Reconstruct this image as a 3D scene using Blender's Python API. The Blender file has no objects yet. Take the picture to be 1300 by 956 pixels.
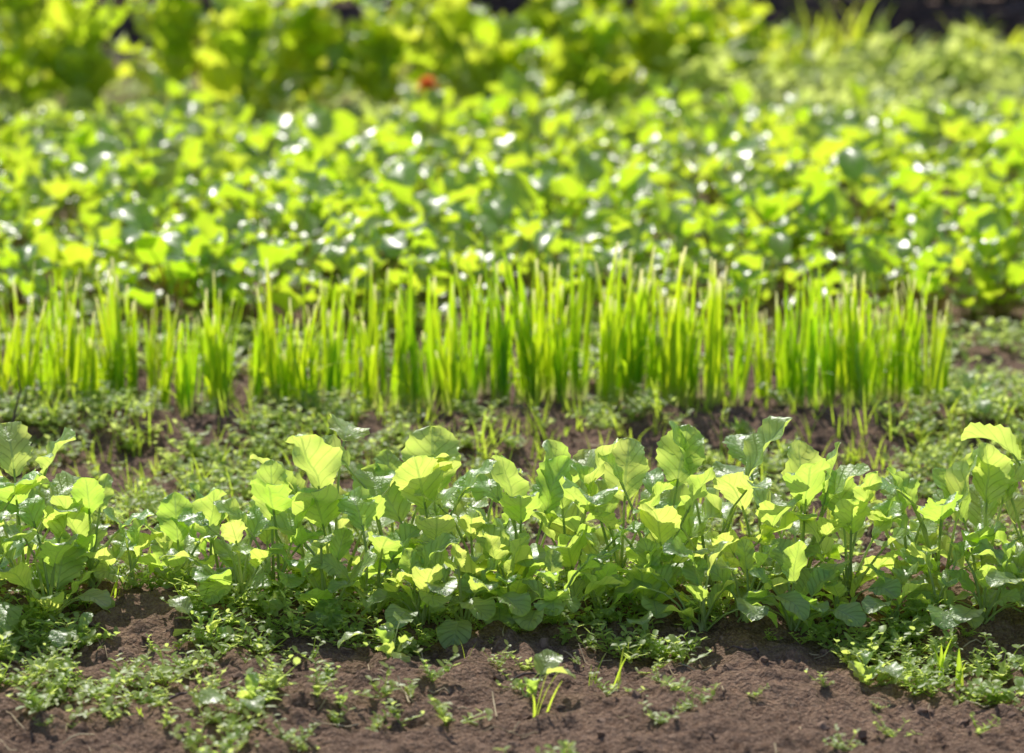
import bpy, math, random
import numpy as np
rng=np.random.default_rng(21)
R=lambda a,b: float(rng.uniform(a,b))
# ------------------------------------------------------------ noise
_lat=np.random.default_rng(3).random((256,256))
def vnoise(x,y):
    xi=np.floor(x).astype(int); yi=np.floor(y).astype(int)
    fx=x-xi; fy=y-yi; fx=fx*fx*(3-2*fx); fy=fy*fy*(3-2*fy)
    a=_lat[xi%256,yi%256]; b=_lat[(xi+1)%256,yi%256]; c=_lat[xi%256,(yi+1)%256]; d=_lat[(xi+1)%256,(yi+1)%256]
    return (a*(1-fx)+b*fx)*(1-fy)+(c*(1-fx)+d*fx)*fy
def gh(x,y):
    x=np.asarray(x,float); y=np.asarray(y,float)
    near=np.clip((16-y)/4,0,1)*np.clip((7-np.abs(x))/2,0,1)*np.clip((y+2)/2,0,1)
    h=0.03*(vnoise(x*1.7+9,y*1.7+4)-.5)+0.022*(vnoise(x*7+31,y*7)-.5)+0.014*(vnoise(x*21,y*21+5)-.5)
    c=vnoise(x*62+3,y*62+8); h=h+0.012*(c**2-.3)+0.008*(vnoise(x*125,y*125)-.5)
    till=np.exp(-((y-5.0)/.16)**2); h=h+till*.016*(vnoise(x*38,y*38+60)-.5)
    h=h+0.022*np.exp(-((y-3.94)/.16)**2)-0.010*np.exp(-((y-4.5)/.15)**2)+0.026*np.exp(-((y-5.0)/.12)**2)
    return h*near
# ------------------------------------------------------------ mesh accumulator
class Acc:
    def __init__(s): s.V=[];s.F=[];s.U=[];s.R=[];s.M=[];s.n=0
    def grid(s,P,U,r,m=0):
        a,b=P.shape[:2]
        idx=np.arange(a*b).reshape(a,b)
        F=np.stack([idx[:-1,:-1],idx[1:,:-1],idx[1:,1:],idx[:-1,1:]],-1).reshape(-1,4)+s.n
        s.V.append(P.reshape(-1,3)); s.U.append(U.reshape(-1,2)); s.R.append(np.full(a*b,r)); s.F.append(F); s.M.append(np.full(len(F),m)); s.n+=a*b
    def data(s): return [np.concatenate(q) for q in (s.V,s.F,s.U,s.R,s.M)]
    def scatter(s,tpls,pos,scale,tilt=.15,rv=.5):
        k=rng.integers(0,len(tpls),len(pos))
        for i,p in enumerate(pos):
            V,F,U,Rr,M=tpls[k[i]]
            a=R(0,6.283);c,n=math.cos(a),math.sin(a)
            tx,ty=rng.normal(0,tilt,2)
            A=np.array([[c,-n,0],[n,c,0],[0,0,1]])
            B=np.array([[1,0,tx],[0,1,ty],[-tx,-ty,1]])
            sc=scale[i] if hasattr(scale,'__len__') else scale
            W=(V*sc)@(B@A).T+np.asarray(p)
            s.V.append(W);s.F.append(F+s.n);s.U.append(U);s.M.append(M)
            s.R.append(np.clip(Rr*(1-rv)+R(0,rv),0,1)); s.n+=len(V)
    def build(s,name,mats,parent=None,smooth=True):
        V,F,U,Rr,M=s.data()
        me=bpy.data.meshes.new(name)
        me.vertices.add(len(V)); me.vertices.foreach_set('co',V.astype(np.float32).ravel())
        me.loops.add(F.size); me.loops.foreach_set('vertex_index',F.astype(np.int32).ravel())
        me.polygons.add(len(F)); me.polygons.foreach_set('loop_start',np.arange(0,F.size,4,dtype=np.int32))
        me.polygons.foreach_set('loop_total',np.full(len(F),4,dtype=np.int32))
        me.polygons.foreach_set('material_index',M.astype(np.int32))
        me.polygons.foreach_set('use_smooth',np.full(len(F),smooth,dtype=bool))
        me.update(calc_edges=True)
        uv=me.uv_layers.new(name='UVMap'); uv.data.foreach_set('uv',U[F.ravel()].astype(np.float32).ravel())
        at=me.attributes.new('rnd','FLOAT','POINT'); at.data.foreach_set('value',Rr.astype(np.float32))
        for m in mats: me.materials.append(m)
        me.validate()
        o=bpy.data.objects.new(name,me); bpy.context.scene.collection.objects.link(o)
        if parent: o.parent=parent
        return o
def tube(acc,C,rad,r=.5,m=0,ns=5,v=None):
    C=np.asarray(C,float); n=len(C)
    T=np.gradient(C,axis=0); T/=np.linalg.norm(T,axis=1)[:,None]+1e-9
    ref=np.array([0,0,1.]) if abs(T[0][2])<.8 else np.array([1.,0,0])
    S=np.cross(T,ref); S/=np.linalg.norm(S,axis=1)[:,None]+1e-9; N=np.cross(S,T)
    a=np.linspace(0,2*math.pi,ns+1); rad=np.broadcast_to(rad,(n,))
    P=C[:,None]+rad[:,None,None]*(S[:,None]*np.cos(a)[None,:,None]+N[:,None]*np.sin(a)[None,:,None])
    U=np.zeros((n,ns+1,2)); U[...,1]=(np.linspace(0,1,n) if v is None else np.full(n,v))[:,None]
    acc.grid(P,U,r,m)
def leaf(acc,base,az,elev,pl,bl,w,droop,kind='radish',nl=16,nw=8,fold=.25,ruf=.06,roll=0,pr=.0016,r=.5,m=0,pm=0,curl=0,dp=1.6):
    n=48; s=np.linspace(0,1,n); L=pl+bl
    th=elev-droop*s**dp; A=az+curl*s
    T=np.stack([np.cos(th)*np.cos(A),np.cos(th)*np.sin(A),np.sin(th)],-1)
    C=np.concatenate([[np.zeros(3)],np.cumsum(T[:-1]*(L/(n-1)),0)])+np.asarray(base)
    f=lambda q,X: np.stack([np.interp(q,s,X[:,i]) for i in range(3)],-1)
    sp=pl/L
    if pl>0:
        q=np.linspace(0,min(1,sp*1.08),5); tube(acc,f(q,C),np.linspace(pr*1.25,pr*.8,5),r,pm,4,v=0.)
    k=np.arange(nl+1)/nl; t=(1-np.cos(math.pi*k))/2*.7+k*.3
    q=sp+(1-sp)*t; c=f(q,C);Tt=f(q,T);Aq=np.interp(q,s,A)
    S=np.stack([-np.sin(Aq),np.cos(Aq),np.zeros_like(Aq)],-1); N=np.cross(Tt,S)
    S,N=S*math.cos(roll)+N*math.sin(roll),N*math.cos(roll)-S*math.sin(roll)
    ph=R(0,6.28)
    if kind=='radish':
        pf=np.sin(math.pi*np.clip(t,0,1)**1.12)**.62
    elif kind=='round': pf=np.sin(math.pi*t**1.0)**.55
    elif kind=='beet': pf=np.sin(math.pi*t**.85)**.75
    elif kind=='lettuce': pf=np.sin(math.pi*t**1.35)**.5
    elif kind=='grass': pf=(1-t**3)*np.minimum(1,t*6+.5)
    elif kind=='onion': pf=(1-.6*t**3)*np.minimum(1,t*2+.6)
    else: pf=np.sin(math.pi*t**.9)**.9
    pf=np.clip(np.nan_to_num(pf),.0,1)
    u=np.linspace(-1,1,nw+1)
    W=w*.5*pf[:,None]*np.ones_like(u)[None]
    if nl>=14 and kind in('radish','lettuce'):
        J=rng.uniform(.84,.94) if kind=='radish' else .93
        jag=np.where((np.arange(nl+1)%2)==0,1.0,J)[:,None]
        lob=(1+.08*np.sin(t*19+ph)*np.clip(1.1-t*.6,0,1))[:,None]
        W=W*(1-(1-jag)*(np.abs(u)[None]>.95))*np.where(u[None]<0,lob,2-lob)
    au=np.abs(u)[None]; fr=5 if kind!='lettuce' else 8
    side=np.where(u<0,0,1.7)[None]
    z=W*au*fold + w*ruf*au**1.5*np.sin(t[:,None]*6.28*fr*.5+ph+side)*np.minimum(1,pf[:,None]*1.3)
    z=z+ w*ruf*.5*np.sin(t[:,None]*9+ph*2)*np.sin(u[None]*3+ph)
    if kind=='radish' and nl>=18: # quilting between the side veins
        z=z+ w*.030*np.cos(6.283*(t[:,None]*6.5-2*au**.8))*np.minimum(1,au*3)*(1-au**3)*pf[:,None]
    P=c[:,None]+S[:,None]*(W*u[None])[...,None]+N[:,None]*z[...,None]
    U=np.stack([np.broadcast_to(u[None],W.shape),np.broadcast_to(t[:,None],W.shape)],-1)
    acc.grid(P,U,r,m)
# ------------------------------------------------------------ materials
def newmat(name):
    m=bpy.data.materials.new(name); m.use_nodes=True; nt=m.node_tree
    nt.nodes.clear(); return m,nt,nt.nodes,nt.links
def math_(N,L,op,a,b=None,c=None):
    n=N.new('ShaderNodeMath'); n.operation=op
    for i,x in enumerate((a,b,c)):
        if x is None: continue
        if isinstance(x,(int,float)): n.inputs[i].default_value=x
        else: L.new(x,n.inputs[i])
    return n.outputs[0]
def mixc(N,L,f,a,b):
    n=N.new('ShaderNodeMix'); n.data_type='RGBA'
    for i,x in ((0,f),(6,a),(7,b)):
        if isinstance(x,(int,float)): n.inputs[i].default_value=x
        elif isinstance(x,tuple): n.inputs[i].default_value=(*x,1)
        else: L.new(x,n.inputs[i])
    return n.outputs[2]
def leafmat(name,d1,d2,t1,t2,rough=.38,tr=.5,veins=False,spec=.5,vc=(.36,.46,.18),tip=None,base=None,coat=0):
    m,nt,N,L=newmat(name)
    out=N.new('ShaderNodeOutputMaterial'); at=N.new('ShaderNodeAttribute'); at.attribute_name='rnd'
    geo=N.new('ShaderNodeNewGeometry'); no=N.new('ShaderNodeTexNoise'); no.inputs['Scale'].default_value=45; no.inputs['Detail'].default_value=3
    L.new(geo.outputs['Position'],no.inputs['Vector'])
    f=math_(N,L,'ADD',math_(N,L,'MULTIPLY',at.outputs['Fac'],.75),math_(N,L,'MULTIPLY_ADD',no.outputs['Fac'],.9,-.32))
    cl=N.new('ShaderNodeClamp'); L.new(f,cl.inputs[0]); f=cl.outputs[0]
    dc=mixc(N,L,f,d1,d2); tc=mixc(N,L,f,t1,t2)
    uv=N.new('ShaderNodeUVMap'); sx=N.new('ShaderNodeSeparateXYZ'); L.new(uv.outputs[0],sx.inputs[0])
    bs=N.new('ShaderNodeBsdfPrincipled'); tl=N.new('ShaderNodeBsdfTranslucent')
    if veins:
        au=math_(N,L,'ABSOLUTE',sx.outputs[0])
        mid=math_(N,L,'LESS_THAN',au,.05)
        co=math_(N,L,'FRACT',math_(N,L,'SUBTRACT',math_(N,L,'MULTIPLY',sx.outputs[1],6.5),math_(N,L,'MULTIPLY',math_(N,L,'POWER',au,.8),2.0)))
        dd=math_(N,L,'ABSOLUTE',math_(N,L,'SUBTRACT',co,.5))
        mr=N.new('ShaderNodeMapRange'); mr.inputs[1].default_value=.0;mr.inputs[2].default_value=.12;mr.inputs[3].default_value=.8;mr.inputs[4].default_value=0
        L.new(dd,mr.inputs[0])
        vm=math_(N,L,'MAXIMUM',mid,mr.outputs[0])
        dc=mixc(N,L,math_(N,L,'MULTIPLY',vm,.7),dc,vc)
        tc=mixc(N,L,math_(N,L,'MULTIPLY',vm,.6),tc,(.34,.50,.08))
        bu=N.new('ShaderNodeBump'); bu.inputs['Strength'].default_value=.9; bu.inputs['Distance'].default_value=.0025
        n2=N.new('ShaderNodeTexNoise'); n2.inputs['Scale'].default_value=230; L.new(geo.outputs['Position'],n2.inputs['Vector'])
        L.new(math_(N,L,'SUBTRACT',math_(N,L,'MULTIPLY',n2.outputs['Fac'],.9),vm),bu.inputs['Height'])
        L.new(bu.outputs[0],bs.inputs['Normal'])
    for rampcol,lo,hi in ((tip,.86,.97),(base,.22,.02)):
        if rampcol:
            mr=N.new('ShaderNodeMapRange'); mr.inputs[1].default_value=lo;mr.inputs[2].default_value=hi
            L.new(sx.outputs[1],mr.inputs[0])
            fac=mr.outputs[0] if rampcol is base else math_(N,L,'MULTIPLY',mr.outputs[0],math_(N,L,'GREATER_THAN',at.outputs['Fac'],.35))
            dc=mixc(N,L,fac,dc,rampcol); tc=mixc(N,L,fac,tc,rampcol)
    L.new(dc,bs.inputs['Base Color']); L.new(tc,tl.inputs['Color'])
    rr=N.new('ShaderNodeMapRange'); rr.inputs[3].default_value=rough-.1; rr.inputs[4].default_value=rough+.12; L.new(no.outputs['Fac'],rr.inputs[0]); L.new(rr.outputs[0],bs.inputs['Roughness'])
    bs.inputs['Specular IOR Level'].default_value=spec
    bs.inputs['Coat Weight'].default_value=coat; bs.inputs['Coat Roughness'].default_value=.33
    mx=N.new('ShaderNodeMixShader'); mx.inputs[0].default_value=tr
    L.new(bs.outputs[0],mx.inputs[1]); L.new(tl.outputs[0],mx.inputs[2]); L.new(mx.outputs[0],out.inputs['Surface'])
    return m
def plain(name,c1,c2,scale=30,rough=.9,bump=.4,bd=.003):
    m,nt,N,L=newmat(name); out=N.new('ShaderNodeOutputMaterial'); bs=N.new('ShaderNodeBsdfPrincipled')
    geo=N.new('ShaderNodeNewGeometry'); no=N.new('ShaderNodeTexNoise'); no.inputs['Scale'].default_value=scale; no.inputs['Detail'].default_value=6
    L.new(geo.outputs['Position'],no.inputs['Vector'])
    at=N.new('ShaderNodeAttribute'); at.attribute_name='rnd'
    f=math_(N,L,'ADD',math_(N,L,'MULTIPLY_ADD',no.outputs['Fac'],1.6,-.55),math_(N,L,'MULTIPLY',at.outputs['Fac'],.5))
    cl=N.new('ShaderNodeClamp'); L.new(f,cl.inputs[0])
    L.new(mixc(N,L,cl.outputs[0],c1,c2),bs.inputs['Base Color']); bs.inputs['Roughness'].default_value=rough; bs.inputs['Specular IOR Level'].default_value=.2
    bu=N.new('ShaderNodeBump'); bu.inputs['Strength'].default_value=bump; bu.inputs['Distance'].default_value=bd
    L.new(no.outputs['Fac'],bu.inputs['Height']); L.new(bu.outputs[0],bs.inputs['Normal']); L.new(bs.outputs[0],out.inputs['Surface'])
    return m
M_rad=leafmat('radish_leaf',(.18,.35,.11),(.38,.56,.20),(.60,.90,.09),(.96,.995,.22),rough=.40,tr=.60,veins=True,spec=1.0,coat=.7,vc=(.44,.56,.24))
M_radst=leafmat('radish_stem',(.28,.38,.14),(.42,.48,.22),(.6,.75,.2),(.8,.9,.35),rough=.4,tr=.45)
M_beet=leafmat('beet_leaf',(.08,.20,.02),(.19,.33,.035),(.50,.86,.015),(.90,.99,.06),rough=.38,tr=.58,spec=1.0,coat=1.0)
M_beetst=leafmat('beet_stem',(.28,.16,.05),(.22,.34,.06),(.65,.4,.1),(.5,.75,.1),rough=.4,tr=.45)
M_onion=leafmat('onion_leaf',(.08,.20,.015),(.16,.31,.025),(.46,.84,.012),(.88,.99,.025),rough=.35,tr=.60,spec=.7,tip=(.97,.90,.42),base=(.58,.58,.24))
M_weed=leafmat('weed_leaf',(.16,.26,.06),(.32,.40,.12),(.64,.88,.14),(.92,.98,.28),rough=.45,tr=.54)
M_weedb=leafmat('pale_weed_leaf',(.18,.26,.05),(.34,.40,.10),(.72,.92,.14),(.96,.99,.32),rough=.5,tr=.55)
M_let=leafmat('lettuce_leaf',(.11,.22,.02),(.25,.37,.035),(.66,.95,.015),(.99,.99,.08),rough=.36,tr=.64,veins=True,spec=1.0,coat=.8)
M_grass=leafmat('grass_blade',(.14,.25,.03),(.24,.33,.05),(.6,.9,.04),(.85,.97,.1),rough=.4,tr=.58)
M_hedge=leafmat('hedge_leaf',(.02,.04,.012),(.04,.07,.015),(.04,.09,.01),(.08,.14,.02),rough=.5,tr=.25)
M_clod=plain('soil_clod',(.10,.058,.040),(.30,.20,.14),90,.95,.5,.002)
M_straw=plain('dry_straw',(.28,.20,.11),(.56,.45,.29),60,.8)
M_wood=plain('weathered_branch',(.045,.03,.028),(.20,.14,.13),40,.85)
M_litter=plain('dry_leaf',(.06,.035,.03),(.18,.11,.10),20,.7)
# soil
def soil():
    m,nt,N,L=newmat('garden_soil'); out=N.new('ShaderNodeOutputMaterial'); bs=N.new('ShaderNodeBsdfPrincipled')
    geo=N.new('ShaderNodeNewGeometry')
    def no(s,d=6):
        n=N.new('ShaderNodeTexNoise'); n.inputs['Scale'].default_value=s; n.inputs['Detail'].default_value=d; n.inputs['Roughness'].default_value=.65; L.new(geo.outputs['Position'],n.inputs['Vector']); return n.outputs['Fac']
    a=no(3.2);b=no(38);c=no(260,5)
    f=math_(N,L,'ADD',math_(N,L,'MULTIPLY_ADD',a,1.7,-.85),math_(N,L,'MULTIPLY_ADD',b,2.2,-.55)); cl=N.new('ShaderNodeClamp'); L.new(f,cl.inputs[0])
    col=mixc(N,L,cl.outputs[0],(.082,.044,.028),(.270,.168,.110))
    g=math_(N,L,'MULTIPLY_ADD',c,4.5,-2.0); cg=N.new('ShaderNodeClamp'); L.new(g,cg.inputs[0])
    col=mixc(N,L,math_(N,L,'MULTIPLY',cg.outputs[0],.6),col,(.44,.31,.22))
    vo=N.new('ShaderNodeTexVoronoi'); vo.inputs['Scale'].default_value=150; L.new(geo.outputs['Position'],vo.inputs['Vector'])
    sx=N.new('ShaderNodeSeparateXYZ'); L.new(geo.outputs['Position'],sx.inputs[0])
    mr=N.new('ShaderNodeMapRange'); mr.inputs[1].default_value=17; mr.inputs[2].default_value=24; L.new(sx.outputs[1],mr.inputs[0])
    col=mixc(N,L,mr.outputs[0],col,(.06,.10,.025))
    L.new(col,bs.inputs['Base Color']); bs.inputs['Roughness'].default_value=.9; bs.inputs['Specular IOR Level'].default_value=.15
    h=math_(N,L,'ADD',math_(N,L,'MULTIPLY',b,.8),math_(N,L,'MULTIPLY',c,.7)); h=math_(N,L,'SUBTRACT',h,math_(N,L,'MULTIPLY',vo.outputs['Distance'],.6))
    bu=N.new('ShaderNodeBump'); bu.inputs['Strength'].default_value=1; bu.inputs['Distance'].default_value=.011
    L.new(h,bu.inputs['Height']); L.new(bu.outputs[0],bs.inputs['Normal']); L.new(bs.outputs[0],out.inputs['Surface']); return m
M_soil=soil()
# ------------------------------------------------------------ ground (one sheet)
xs=np.concatenate([[-600,-250,-100,-45,-22,-12,-8],np.arange(-6,-1.2,.1),np.arange(-1.2,1.2,.0055),np.arange(1.2,6,.1),[7,8,12,22,45,100,250,600]])
ys=np.concatenate([[-400,-100,-30,-10,-3,-1,0,1],np.arange(1.8,3.1,.06),np.arange(3.1,5.5,.0058),np.arange(5.5,16,.06),[17,19,22,28,40,70,130,300,700]])
X,Y=np.meshgrid(xs,ys,indexing='ij'); g=Acc()
g.grid(np.stack([X,Y,gh(X,Y)],-1),np.stack([X,Y],-1),.5); g.build('garden_soil_ground',[M_soil])
def P(x,y,dz=-.003): return np.array([x,y,float(gh(x,y))+dz])
# ------------------------------------------------------------ front row: radish plants
def radish(h,nleaf,spread=1.,hi=True,low=None):
    a=Acc(); az0=R(0,6.28); nl,nw=(24,8) if hi else (10,4)
    for i in range(nleaf):
        f=i/max(1,nleaf-1)            # 0 inner tall -> 1 outer low
        az=az0+i*2.4+R(-.3,.3)
        k=1-.62*f**1.05
        bl=(.082+R(-.026,.022))*(h/.18)**.6*(1-.1*f)
        elev=math.radians(84-34*f*spread+R(-6,6))
        fin=math.radians(R(-35,25)) if R(0,1)<.42 else math.radians(R(30,78)-80*f)
        droop=elev-fin
        pl=max(.015,h*1.15*k-bl*(.45 if fin<.4 else .8))
        w=bl*R(.60,.86)
        kind='radish' if f<.7 else ('radish' if R(0,1)<.4 else 'round')
        leaf(a,(R(-.008,.008),R(-.008,.008),0),az,elev,pl,bl,w,droop,kind,nl,nw,fold=R(.05,.5),ruf=R(.05,.12),roll=R(-.5,.5),pr=.0018,r=R(0,1),m=0,pm=1,curl=R(-.5,.5),dp=R(1.8,3.4))
    for i in range(nleaf//2 if low is None else low):
        # cotyledons and young leaves hanging low, blade turned outwards
        leaf(a,(R(-.012,.012),R(-.012,.012),0),R(0,6.28),math.radians(R(35,75)),R(.035,.08),R(.034,.060),R(.032,.050),R(1.2,2.6),'round',12,6,r=R(.3,1),m=0,pm=1,pr=.0012,roll=R(-.4,.4))
    return a
row=[(-.67,3.84,.15,10),(-.625,3.92,.165,10),(-.58,3.84,.14,10),(-.54,3.92,.13,8),(-.49,3.92,.085,6),(-.43,3.94,.10,7),(-.385,3.96,.12,8),(-.345,3.86,.12,8),(-.30,3.88,.14,9),(-.27,3.97,.15,9)]
tops=[(-.225,.215),(-.15,.21),(-.085,.175),(-.01,.19),(.05,.195),(.11,.175),(.18,.185),(.235,.215),(.31,.195),(.36,.165),(.41,.145),(.46,.145),(.54,.17),(.61,.185),(.67,.18),(.75,.17),(.85,.17)]
tx=[t[0] for t in tops]; tz=[t[1] for t in tops]
x=-.235
while x<.95:
    hh=float(np.interp(x,tx,tz))*.96
    row.append((x,3.83+R(-.03,.03),hh*R(.42,.66),int(R(6,8))))
    row.append((x+R(.01,.03),3.93+R(-.02,.05),hh*R(.88,1.06),int(R(8,10))))
    x+=R(.054,.070)
for xx in (-.74,-.80,-.88,-.97): row.append((xx,3.88+R(-.05,.05),.15,9))
for (x,y,h,n) in row:
    o=radish(h,n,low=(5 if y<3.88 else 2)).build('radish_plant',[M_rad,M_radst]); o.location=P(x,y); o.rotation_euler=(R(-.06,.06),R(-.06,.06),0)
for (x,y,h,n) in [(-.375,3.72,.05,6),(-.145,3.66,.05,6),(.42,3.63,.05,6),(.62,3.65,.06,6),(.70,3.66,.055,6),(.17,3.72,.03,5),(-.53,3.73,.04,5),(-.66,3.58,.09,8),(-.72,3.52,.1,8),(.02,3.52,.03,5),(-.3,3.45,.04,5),(.36,4.9,.05,5),(.74,5.0,.08,7),(-.8,4.75,.08,7),(-.62,4.45,.05,6)]:
    o=radish(h,n,1.3).build('young_seedling',[M_rad,M_radst]); o.location=P(x,y)
    o.scale=(.7,.7,.7)
# ------------------------------------------------------------ onion row
def onion():
    a=Acc()
    for i in range(int(R(6,10))):
        leaf(a,(R(-.012,.012),R(-.012,.012),0),R(0,6.28),math.radians(R(80,90)),0,R(.11,.26),R(.0064,.0112),R(-.1,.25),'onion',10,2,fold=.45,ruf=0,r=R(0,1))
    if R(0,1)<.6:
        leaf(a,(0,0,0),R(0,6.28),1.3,0,R(.1,.18),.007,R(1,2.2),'grass',8,2,fold=.5,ruf=0,r=R(0,1))
    return a.data()
ot=[onion() for _ in range(34)]
pos=[];sc=[]
x=-.98
while x<.74:
    gap=(.39<x<.42)
    if not gap:
        hs=np.interp(x,[-.98,-.5,-.2,.1,.35,.45,.74],[.90,.88,1.02,1.06,1.1,.92,.92])
        for k in range(2 if R(0,1)<.85 else 1):
            pos.append(P(x+R(-.007,.007),5.17+R(-.09,.1))); sc.append(hs*R(.70,1.08))
    x+=R(.014,.034)
a=Acc(); a.scatter(ot,pos,sc,.05,.7); a.build('onion_row',[M_onion])
# thin sprouts between rows
def sprout(n=3,h=.05,w=.0022):
    a=Acc()
    for i in range(n): leaf(a,(R(-.006,.006),R(-.006,.006),0),R(0,6.28),math.radians(R(60,88)),0,h*R(.6,1.2),w,R(.1,1.1),'grass',6,2,fold=.5,ruf=0,r=R(0,1))
    return a.data()
st=[sprout(int(R(2,5))) for _ in range(12)]
pos=[P(R(-1,.85),R(4.4,5.12)) for _ in range(480)]+[P(R(-1,1),R(3.4,4.3)) for _ in range(30)]
a=Acc(); a.scatter(st,pos,[R(.6,1.6) for _ in pos],.1); a.build('grass_sprouts',[M_grass])
# ------------------------------------------------------------ chickweed
def chick(lo=False):
    a=Acc()
    for s in range(int(R(4,8)) if not lo else 4):
        az=R(0,6.28); L=R(.015,.045); el=R(.2,1.1); nn=int(R(2,5)) if not lo else 2
        n=4;t=np.linspace(0,1,n); C=np.stack([L*t*math.cos(az)*math.cos(el),L*t*math.sin(az)*math.cos(el),.002+L*t*math.sin(el)],-1)
        tube(a,C[::3] if lo else C,.0006,.6,0,3)
        for k in range(nn):
            p=C[0]+(C[-1]-C[0])*((k+1)/nn); q=1.5 if lo else 1
            for sd in (0,math.pi): leaf(a,p,az+1.57*(k%2)+sd+R(-.5,.5),R(.0,.8),0,q*R(.007,.015),q*R(.005,.010),R(-.2,.8),'ov',3,2,fold=.3,ruf=0,r=R(0,1))
    return a.data()
ct=[chick() for _ in range(22)]; ctl=[chick(True) for _ in range(14)]
def place(n,x0,x1,y0,y1,dens,thr=.5,sc_=(.7,1.2),fr=6.):
    xs_=rng.uniform(x0,x1,n);ys_=rng.uniform(y0,y1,n)
    m=vnoise(xs_*fr+50,ys_*fr+20)*.7+vnoise(xs_*fr*3,ys_*fr*3)*.3
    k=(m>thr)&(rng.random(n)<dens); xs_=xs_[k];ys_=ys_[k];z=gh(xs_,ys_)
    return list(np.stack([xs_,ys_,z-.002],-1)),list(rng.uniform(*sc_,k.sum()))
regs=[(750,-1.2,-.25,4.3,5.15,.8,.43),(720,-.3,1.2,4.25,4.87,.8,.47),(260,-.3,.7,4.87,5.1,.8,.60),(450,.6,1.3,4.7,5.5,.8,.38),
      (800,-1,1,3.70,4.06,.9,.40),(380,-1,1,3.2,3.70,.8,.62),(150,-1,-.38,3.50,3.80,.8,.50),(150,.4,1,3.55,3.8,.8,.5),(180,-1,1,4.2,5.2,.6,.1),(90,-1,1,3.3,3.8,.8,.1,(.3,.8))]
pos=[];sc=[]
for r_ in regs: p_,s_=place(*r_); pos+=p_; sc+=s_
a=Acc(); a.scatter(ct,pos,sc,.15); a.build('chickweed_patches',[M_weed])
# ------------------------------------------------------------ beet bed
def beet():
    a=Acc(); n=int(R(11,16)); h=R(.13,.21)
    for i in range(n):
        f=i/n; bl=R(.045,.098); el_=math.radians(82-40*f+R(-8,8))
        fin=math.radians(R(-40,15)) if R(0,1)<.62 else math.radians(R(20,70)-60*f)
        leaf(a,(R(-.01,.01),R(-.01,.01),0),i*2.4+R(-.3,.3),el_,max(.015,h*(1-.6*f)-bl*.3),bl,bl*R(.55,.82),el_-fin,'beet',8,4,fold=R(.1,.6),ruf=R(.08,.22),roll=R(-.5,.5),pr=.0018,r=R(0,1),m=0,pm=1,curl=R(-.4,.4),dp=2.2)
    return a.data()
bt=[beet() for _ in range(24)]
pos=[];sc=[]
for ry,h in ((5.98,.95),(6.2,1.),(6.45,1.),(6.74,1.05),(7.05,1.05),(7.4,1.05),(7.78,1.0),(8.15,.95),(8.5,.85)):
    x=-2.25
    while x<2.25:
        yy=ry+R(-.11,.11)+ .04*math.sin(x*2)
        if not (ry<6.1 and x>.55 and R(0,1)<.6): pos.append(P(x,yy)); sc.append(h*R(.6,1.22))
        x+=R(.056,.108)
a=Acc(); a.scatter(bt,pos,sc,.08,.6); a.build('beet_bed',[M_beet,M_beetst])
# ------------------------------------------------------------ back weeds
p0,s0=place(500,-1.4,1.4,5.4,5.9,.7,.42,(1,1.6))
a=Acc(); a.scatter(ctl,p0,s0,.15); a.build('weed_strip',[M_weed])
p1,s1=place(1100,-2.4,2.6,8.5,9.3,.9,.35,(1.4,2.8),2.5)
p2,s2=place(2300,.2,3.0,9.0,11.4,.9,.36,(1.2,2.4),1.6)
p4,s4=place(900,.3,3.0,8.9,11.3,.9,.52,(3.0,5.2),2.2)
p3,s3=place(500,-3,.3,9.3,11.2,.7,.4,(1.2,2.2),1.6)
a=Acc(); a.scatter(ctl,p1+p2+p3+p4,s1+s2+s3+s4,.25); a.build('back_weeds',[M_weedb])
# ------------------------------------------------------------ lettuces (bolting leafy plants)
def lettuce(h,n):
    a=Acc(); 
    t=np.linspace(0,1,8); tube(a,np.stack([.02*np.sin(t*3),.02*t,h*.75*t],-1),np.linspace(.011,.005,8),.6,0,6,v=0.)
    for i in range(n):
        f=i/n; z=h*.78*f**1.1; bl=R(.10,.20)*(1-.3*f)
        el_=math.radians(R(35,80)+10*f); fin=math.radians(R(-45,15)) if R(0,1)<.5 else math.radians(R(15,75))
        leaf(a,(0,.02*z/h,z),i*2.4+R(-.4,.4),el_,R(.04,.12)*(1-.4*f),bl,bl*R(.65,.95),el_-fin,'lettuce',14,6,fold=R(.1,.5),ruf=R(.1,.2),roll=R(-.6,.6),pr=.003,r=R(0,1),curl=R(-.4,.4),dp=1.8)
    return a
lets=[(-1.75,9.1,.46),(-1.45,9.25,.50),(-1.22,9.05,.42),(-1.0,9.35,.54),(-.80,9.1,.42),(-.62,9.3,.46),(-.38,9.15,.38),(-.18,9.35,.44),(-.02,9.1,.30),(.1,9.6,.50),(.24,9.3,.36),(.42,9.6,.36),(.56,9.9,.3),(-1.68,10.2,.5),(-.3,10.1,.46),(-2.05,9.2,.5),(-2.4,9.5,.5),(.72,10.1,.26),(-.85,10.2,.40),(.3,10.3,.40)]
for x,y,h in lets:
    o=lettuce(h,int(14+h*32)).build('lettuce_plant',[M_let]); o.location=P(x,y); o.rotation_euler=(R(-.1,.1),R(-.1,.1),R(0,6))
pf=[P(R(-2.4,.5),R(8.75,9.15)) for _ in range(260)]
a=Acc(); ft=[sprout(14,.13,.006) for _ in range(8)]; a.scatter(ft,pf,[R(.6,1.1) for _ in pf],.1); a.build('carrot_tops',[M_weed])
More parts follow.
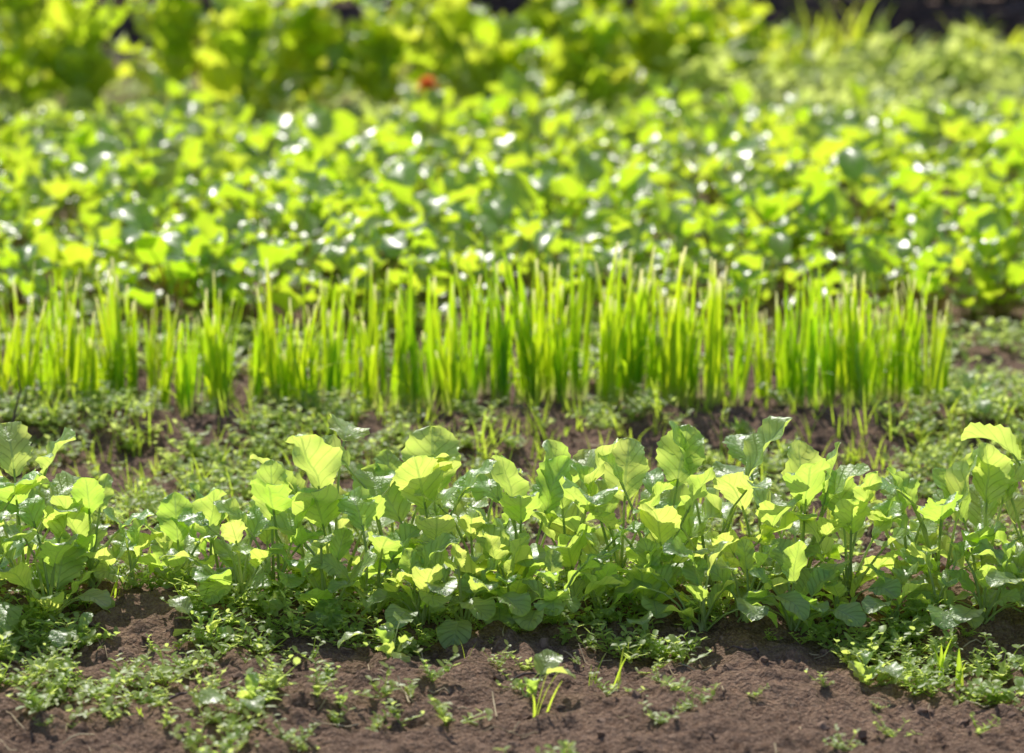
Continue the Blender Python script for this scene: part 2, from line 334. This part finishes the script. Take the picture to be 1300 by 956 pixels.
# tall grass tufts
for (x,y,n,h) in [(.95,10.6,22,.27),(1.12,10.8,24,.3),(1.25,10.7,14,.25),(.72,10.6,12,.25),(1.60,10.8,20,.24),(1.72,10.9,12,.22),(2.3,11,20,.3)]:
    a=Acc()
    for i in range(n): leaf(a,(R(-.1,.1),R(-.04,.04),0),R(0,6.28),math.radians(R(62,88)),0,h*R(.6,1.1),R(.014,.024),R(.2,1.1),'grass',8,2,fold=.4,ruf=0,r=R(0,1))
    o=a.build('grass_tuft',[M_let]); o.location=P(x,y)
for (x,y,h) in [(.515,3.64,.095),(.53,3.60,.06),(-.66,4.42,.08)]:
    a=Acc()
    for i in range(3): leaf(a,(R(-.004,.004),0,0),R(0,6.28),math.radians(R(76,90)),0,h*R(.55,1.1),.0065,R(.0,.5),'grass',8,2,fold=.5,ruf=0,r=R(0,1))
    o=a.build('grass_tuft',[M_grass]); o.location=P(x,y)
# marigold
a=Acc()
M_or=leafmat('orange_petal',(.8,.22,.05),(.9,.28,.07),(.95,.3,.06),(.95,.4,.1),tr=.45)
H=.195
tube(a,[(0,0,0),(0,0,H*.5),(.004,0,H)],.002,.5,1)
for i in range(34): leaf(a,(.004,0,H),i*2.4,math.radians(80-i*3),0,.036,.022,.6,'ov',4,2,r=R(0,1),m=0)
o=a.build('marigold_flower',[M_or,M_radst]); o.location=P(-.235,8.60)
# ------------------------------------------------------------ clods, straw, twigs
def clod():
    a=Acc(); n=5; th=np.linspace(0,math.pi,n); ph=np.linspace(0,2*math.pi,7)
    ang=rng.uniform(.5,1.25,(n,7)); ang[:,-1]=ang[:,0]; ang[0]=ang[0,0]; ang[-1]=ang[-1,0]
    T,Pp=np.meshgrid(th,ph,indexing='ij')
    V=np.stack([1.2*np.sin(T)*np.cos(Pp),np.sin(T)*np.sin(Pp),.55*np.cos(T)],-1)*ang[...,None]
    a.grid(V,np.zeros((n,7,2)),R(0,1)); return a.data()
cl=[clod() for _ in range(18)]
pos=[];sc=[]
for n,x0,x1,y0,y1,thr in ((10000,-1.0,1.0,3.2,5.5,.2),(2800,-.9,1.2,4.8,5.2,.3),(700,.4,1.6,5.3,6.1,.3)):
    p_,s_=place(n,x0,x1,y0,y1,1,thr); pos+=p_; sc+=[.0012+.0072*rng.random()**4 for _ in s_]
a=Acc(); a.scatter(cl,pos,sc,.4,.8); a.build('soil_clods',[M_clod],smooth=False)
a=Acc()
for i in range(480):
    x,y=R(-1.1,1.1),R(3.2,5.9); L=R(.01,.06); az=R(0,6.28)
    t=np.linspace(0,1,5); b=R(-.2,.2)
    px=x+L*t*math.cos(az)-b*L*t*t*math.sin(az); py=y+L*t*math.sin(az)+b*L*t*t*math.cos(az)
    tube(a,np.stack([px,py,gh(px,py)+.003+R(0,.004)*t],-1),R(.0005,.0012),R(0,1),0,4)
a.build('straw_bits',[M_straw])
a=Acc()
for (x,y,L,az,r_) in [(.55,3.70,.16,-.1,.002),(.0,3.60,.09,.3,.0018),(.3,3.70,.05,2.5,.0018),(-.4,3.5,.12,.6,.002),(.62,3.5,.1,1.9,.0022)]:
    t=np.linspace(0,1,9); px=x+L*t*math.cos(az)+.004*np.sin(t*7); py=y+L*t*math.sin(az)+.003*np.sin(t*11)
    tube(a,np.stack([px,py,gh(px,py)+.005],-1),np.linspace(r_,r_*.4,9),.3,0,5)
a.build('fallen_twigs',[M_wood])
a=Acc()
tube(a,[(0,0,0),(.005,0,.05),(.0,0,.1),(.014,0,.15),(.01,0,.19)],[.003,.0026,.002,.0015,.0008],.1)
tube(a,[(.0,0,.1),(.018,.005,.125),(.025,.005,.16)],[.0015,.001,.0006],.1); tube(a,[(.004,0,.06),(-.02,0,.09)],[.0015,.0007],.1)
o=a.build('dry_twig',[M_wood]); o.location=P(-.765,4.72)
# ------------------------------------------------------------ wattle fence, litter, hedge
a=Acc(); fy=12.35
pxs=np.arange(-7,7.1,.5)
for i,x in enumerate(pxs):
    hh=R(.9,1.05); tube(a,[(x,fy,-.1),(x+R(-.02,.02),fy,.5),(x+R(-.03,.03),fy,hh)],[.035,.032,.026],R(0,.3),0,8)
z=.03
while z<.85:
    ph=math.pi*(int(z*1000)%2); x=-7.2
    while x<7.2:
        L=R(1.2,2.6); t=np.arange(x,min(x+L,7.4),.1)
        if len(t)>3: tube(a,np.stack([t,fy+.042*np.cos(math.pi*t/.5+ph),z+R(-.01,.01)+.012*np.sin(t*R(2,5)+R(0,6))],-1),np.linspace(R(.010,.017),.008,len(t)),R(0,1),0,5)
        x+=L*.9
    ph+=math.pi; z+=R(.026,.038)
a.build('wattle_fence',[M_wood])
a=Acc()
lt=[]
for i in range(8):
    b=Acc(); leaf(b,(0,0,.0),0,R(-.1,.4),0,R(.05,.09),R(.03,.05),R(-.8,.8),'ov',5,2,fold=R(-.4,.6),ruf=.1,r=R(0,1)); lt.append(b.data())
pos=[P(R(-4,4),R(11.3,12.3)+0,.008) for _ in range(1500)]
a.scatter(lt,pos,[R(.6,1.2) for _ in pos],.4,.8)
for i in range(170):
    x,y=R(-4,4),R(11.6,12.25); L=R(.2,.9); az=R(-.5,.5); t=np.linspace(0,1,6); tube(a,np.stack([x+L*t*math.cos(az),y+L*t*math.sin(az)*.4,R(.01,.14)+.05*np.sin(t*5+i)*t],-1),R(.003,.009),R(0,1),1,5)
a.build('leaf_litter',[M_litter,M_wood])
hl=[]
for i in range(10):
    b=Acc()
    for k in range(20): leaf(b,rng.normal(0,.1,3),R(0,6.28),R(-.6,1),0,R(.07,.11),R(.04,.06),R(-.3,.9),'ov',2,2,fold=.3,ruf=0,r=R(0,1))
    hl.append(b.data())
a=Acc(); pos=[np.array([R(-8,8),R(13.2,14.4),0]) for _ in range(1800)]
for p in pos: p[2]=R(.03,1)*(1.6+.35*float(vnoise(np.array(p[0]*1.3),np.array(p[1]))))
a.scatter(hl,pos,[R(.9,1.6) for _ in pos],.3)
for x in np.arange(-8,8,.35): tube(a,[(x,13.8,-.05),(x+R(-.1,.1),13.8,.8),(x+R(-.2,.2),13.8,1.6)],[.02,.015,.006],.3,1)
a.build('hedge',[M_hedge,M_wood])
# ------------------------------------------------------------ light
sc_=bpy.context.scene
el,azs=math.radians(47),math.radians(-14)   # behind the beds, slightly left
d=np.array([math.sin(azs)*math.cos(el),math.cos(azs)*math.cos(el),math.sin(el)])
sl=bpy.data.lights.new('sun','SUN'); sl.energy=5; sl.angle=math.radians(.53); sl.color=(1,.955,.87)
so=bpy.data.objects.new('sun',sl); sc_.collection.objects.link(so)
from mathutils import Vector
so.rotation_euler=Vector(d).to_track_quat('Z','Y').to_euler(); so.location=(-3,12,9)
w=bpy.data.worlds.new('World'); sc_.world=w; w.use_nodes=True; nt=w.node_tree
sky=nt.nodes.new('ShaderNodeTexSky'); sky.sky_type='NISHITA'; sky.sun_disc=False; sky.sun_elevation=el; sky.sun_rotation=azs
bg=nt.nodes['Background']; bg.inputs[1].default_value=.15; nt.links.new(sky.outputs[0],bg.inputs[0])
sc_.view_settings.view_transform='Standard'; sc_.view_settings.look='None'; sc_.view_settings.exposure=0
# ------------------------------------------------------------ camera
cd=bpy.data.cameras.new('camera'); co=bpy.data.objects.new('camera',cd); sc_.collection.objects.link(co)
co.location=(0,0,1.083); co.rotation_euler=(math.radians(90-11.15),0,0)
cd.lens=110.8; cd.sensor_width=36; cd.clip_end=2000; cd.clip_start=.05
cd.dof.use_dof=True; cd.dof.focus_distance=4.0; cd.dof.aperture_fstop=4.4
sc_.camera=co
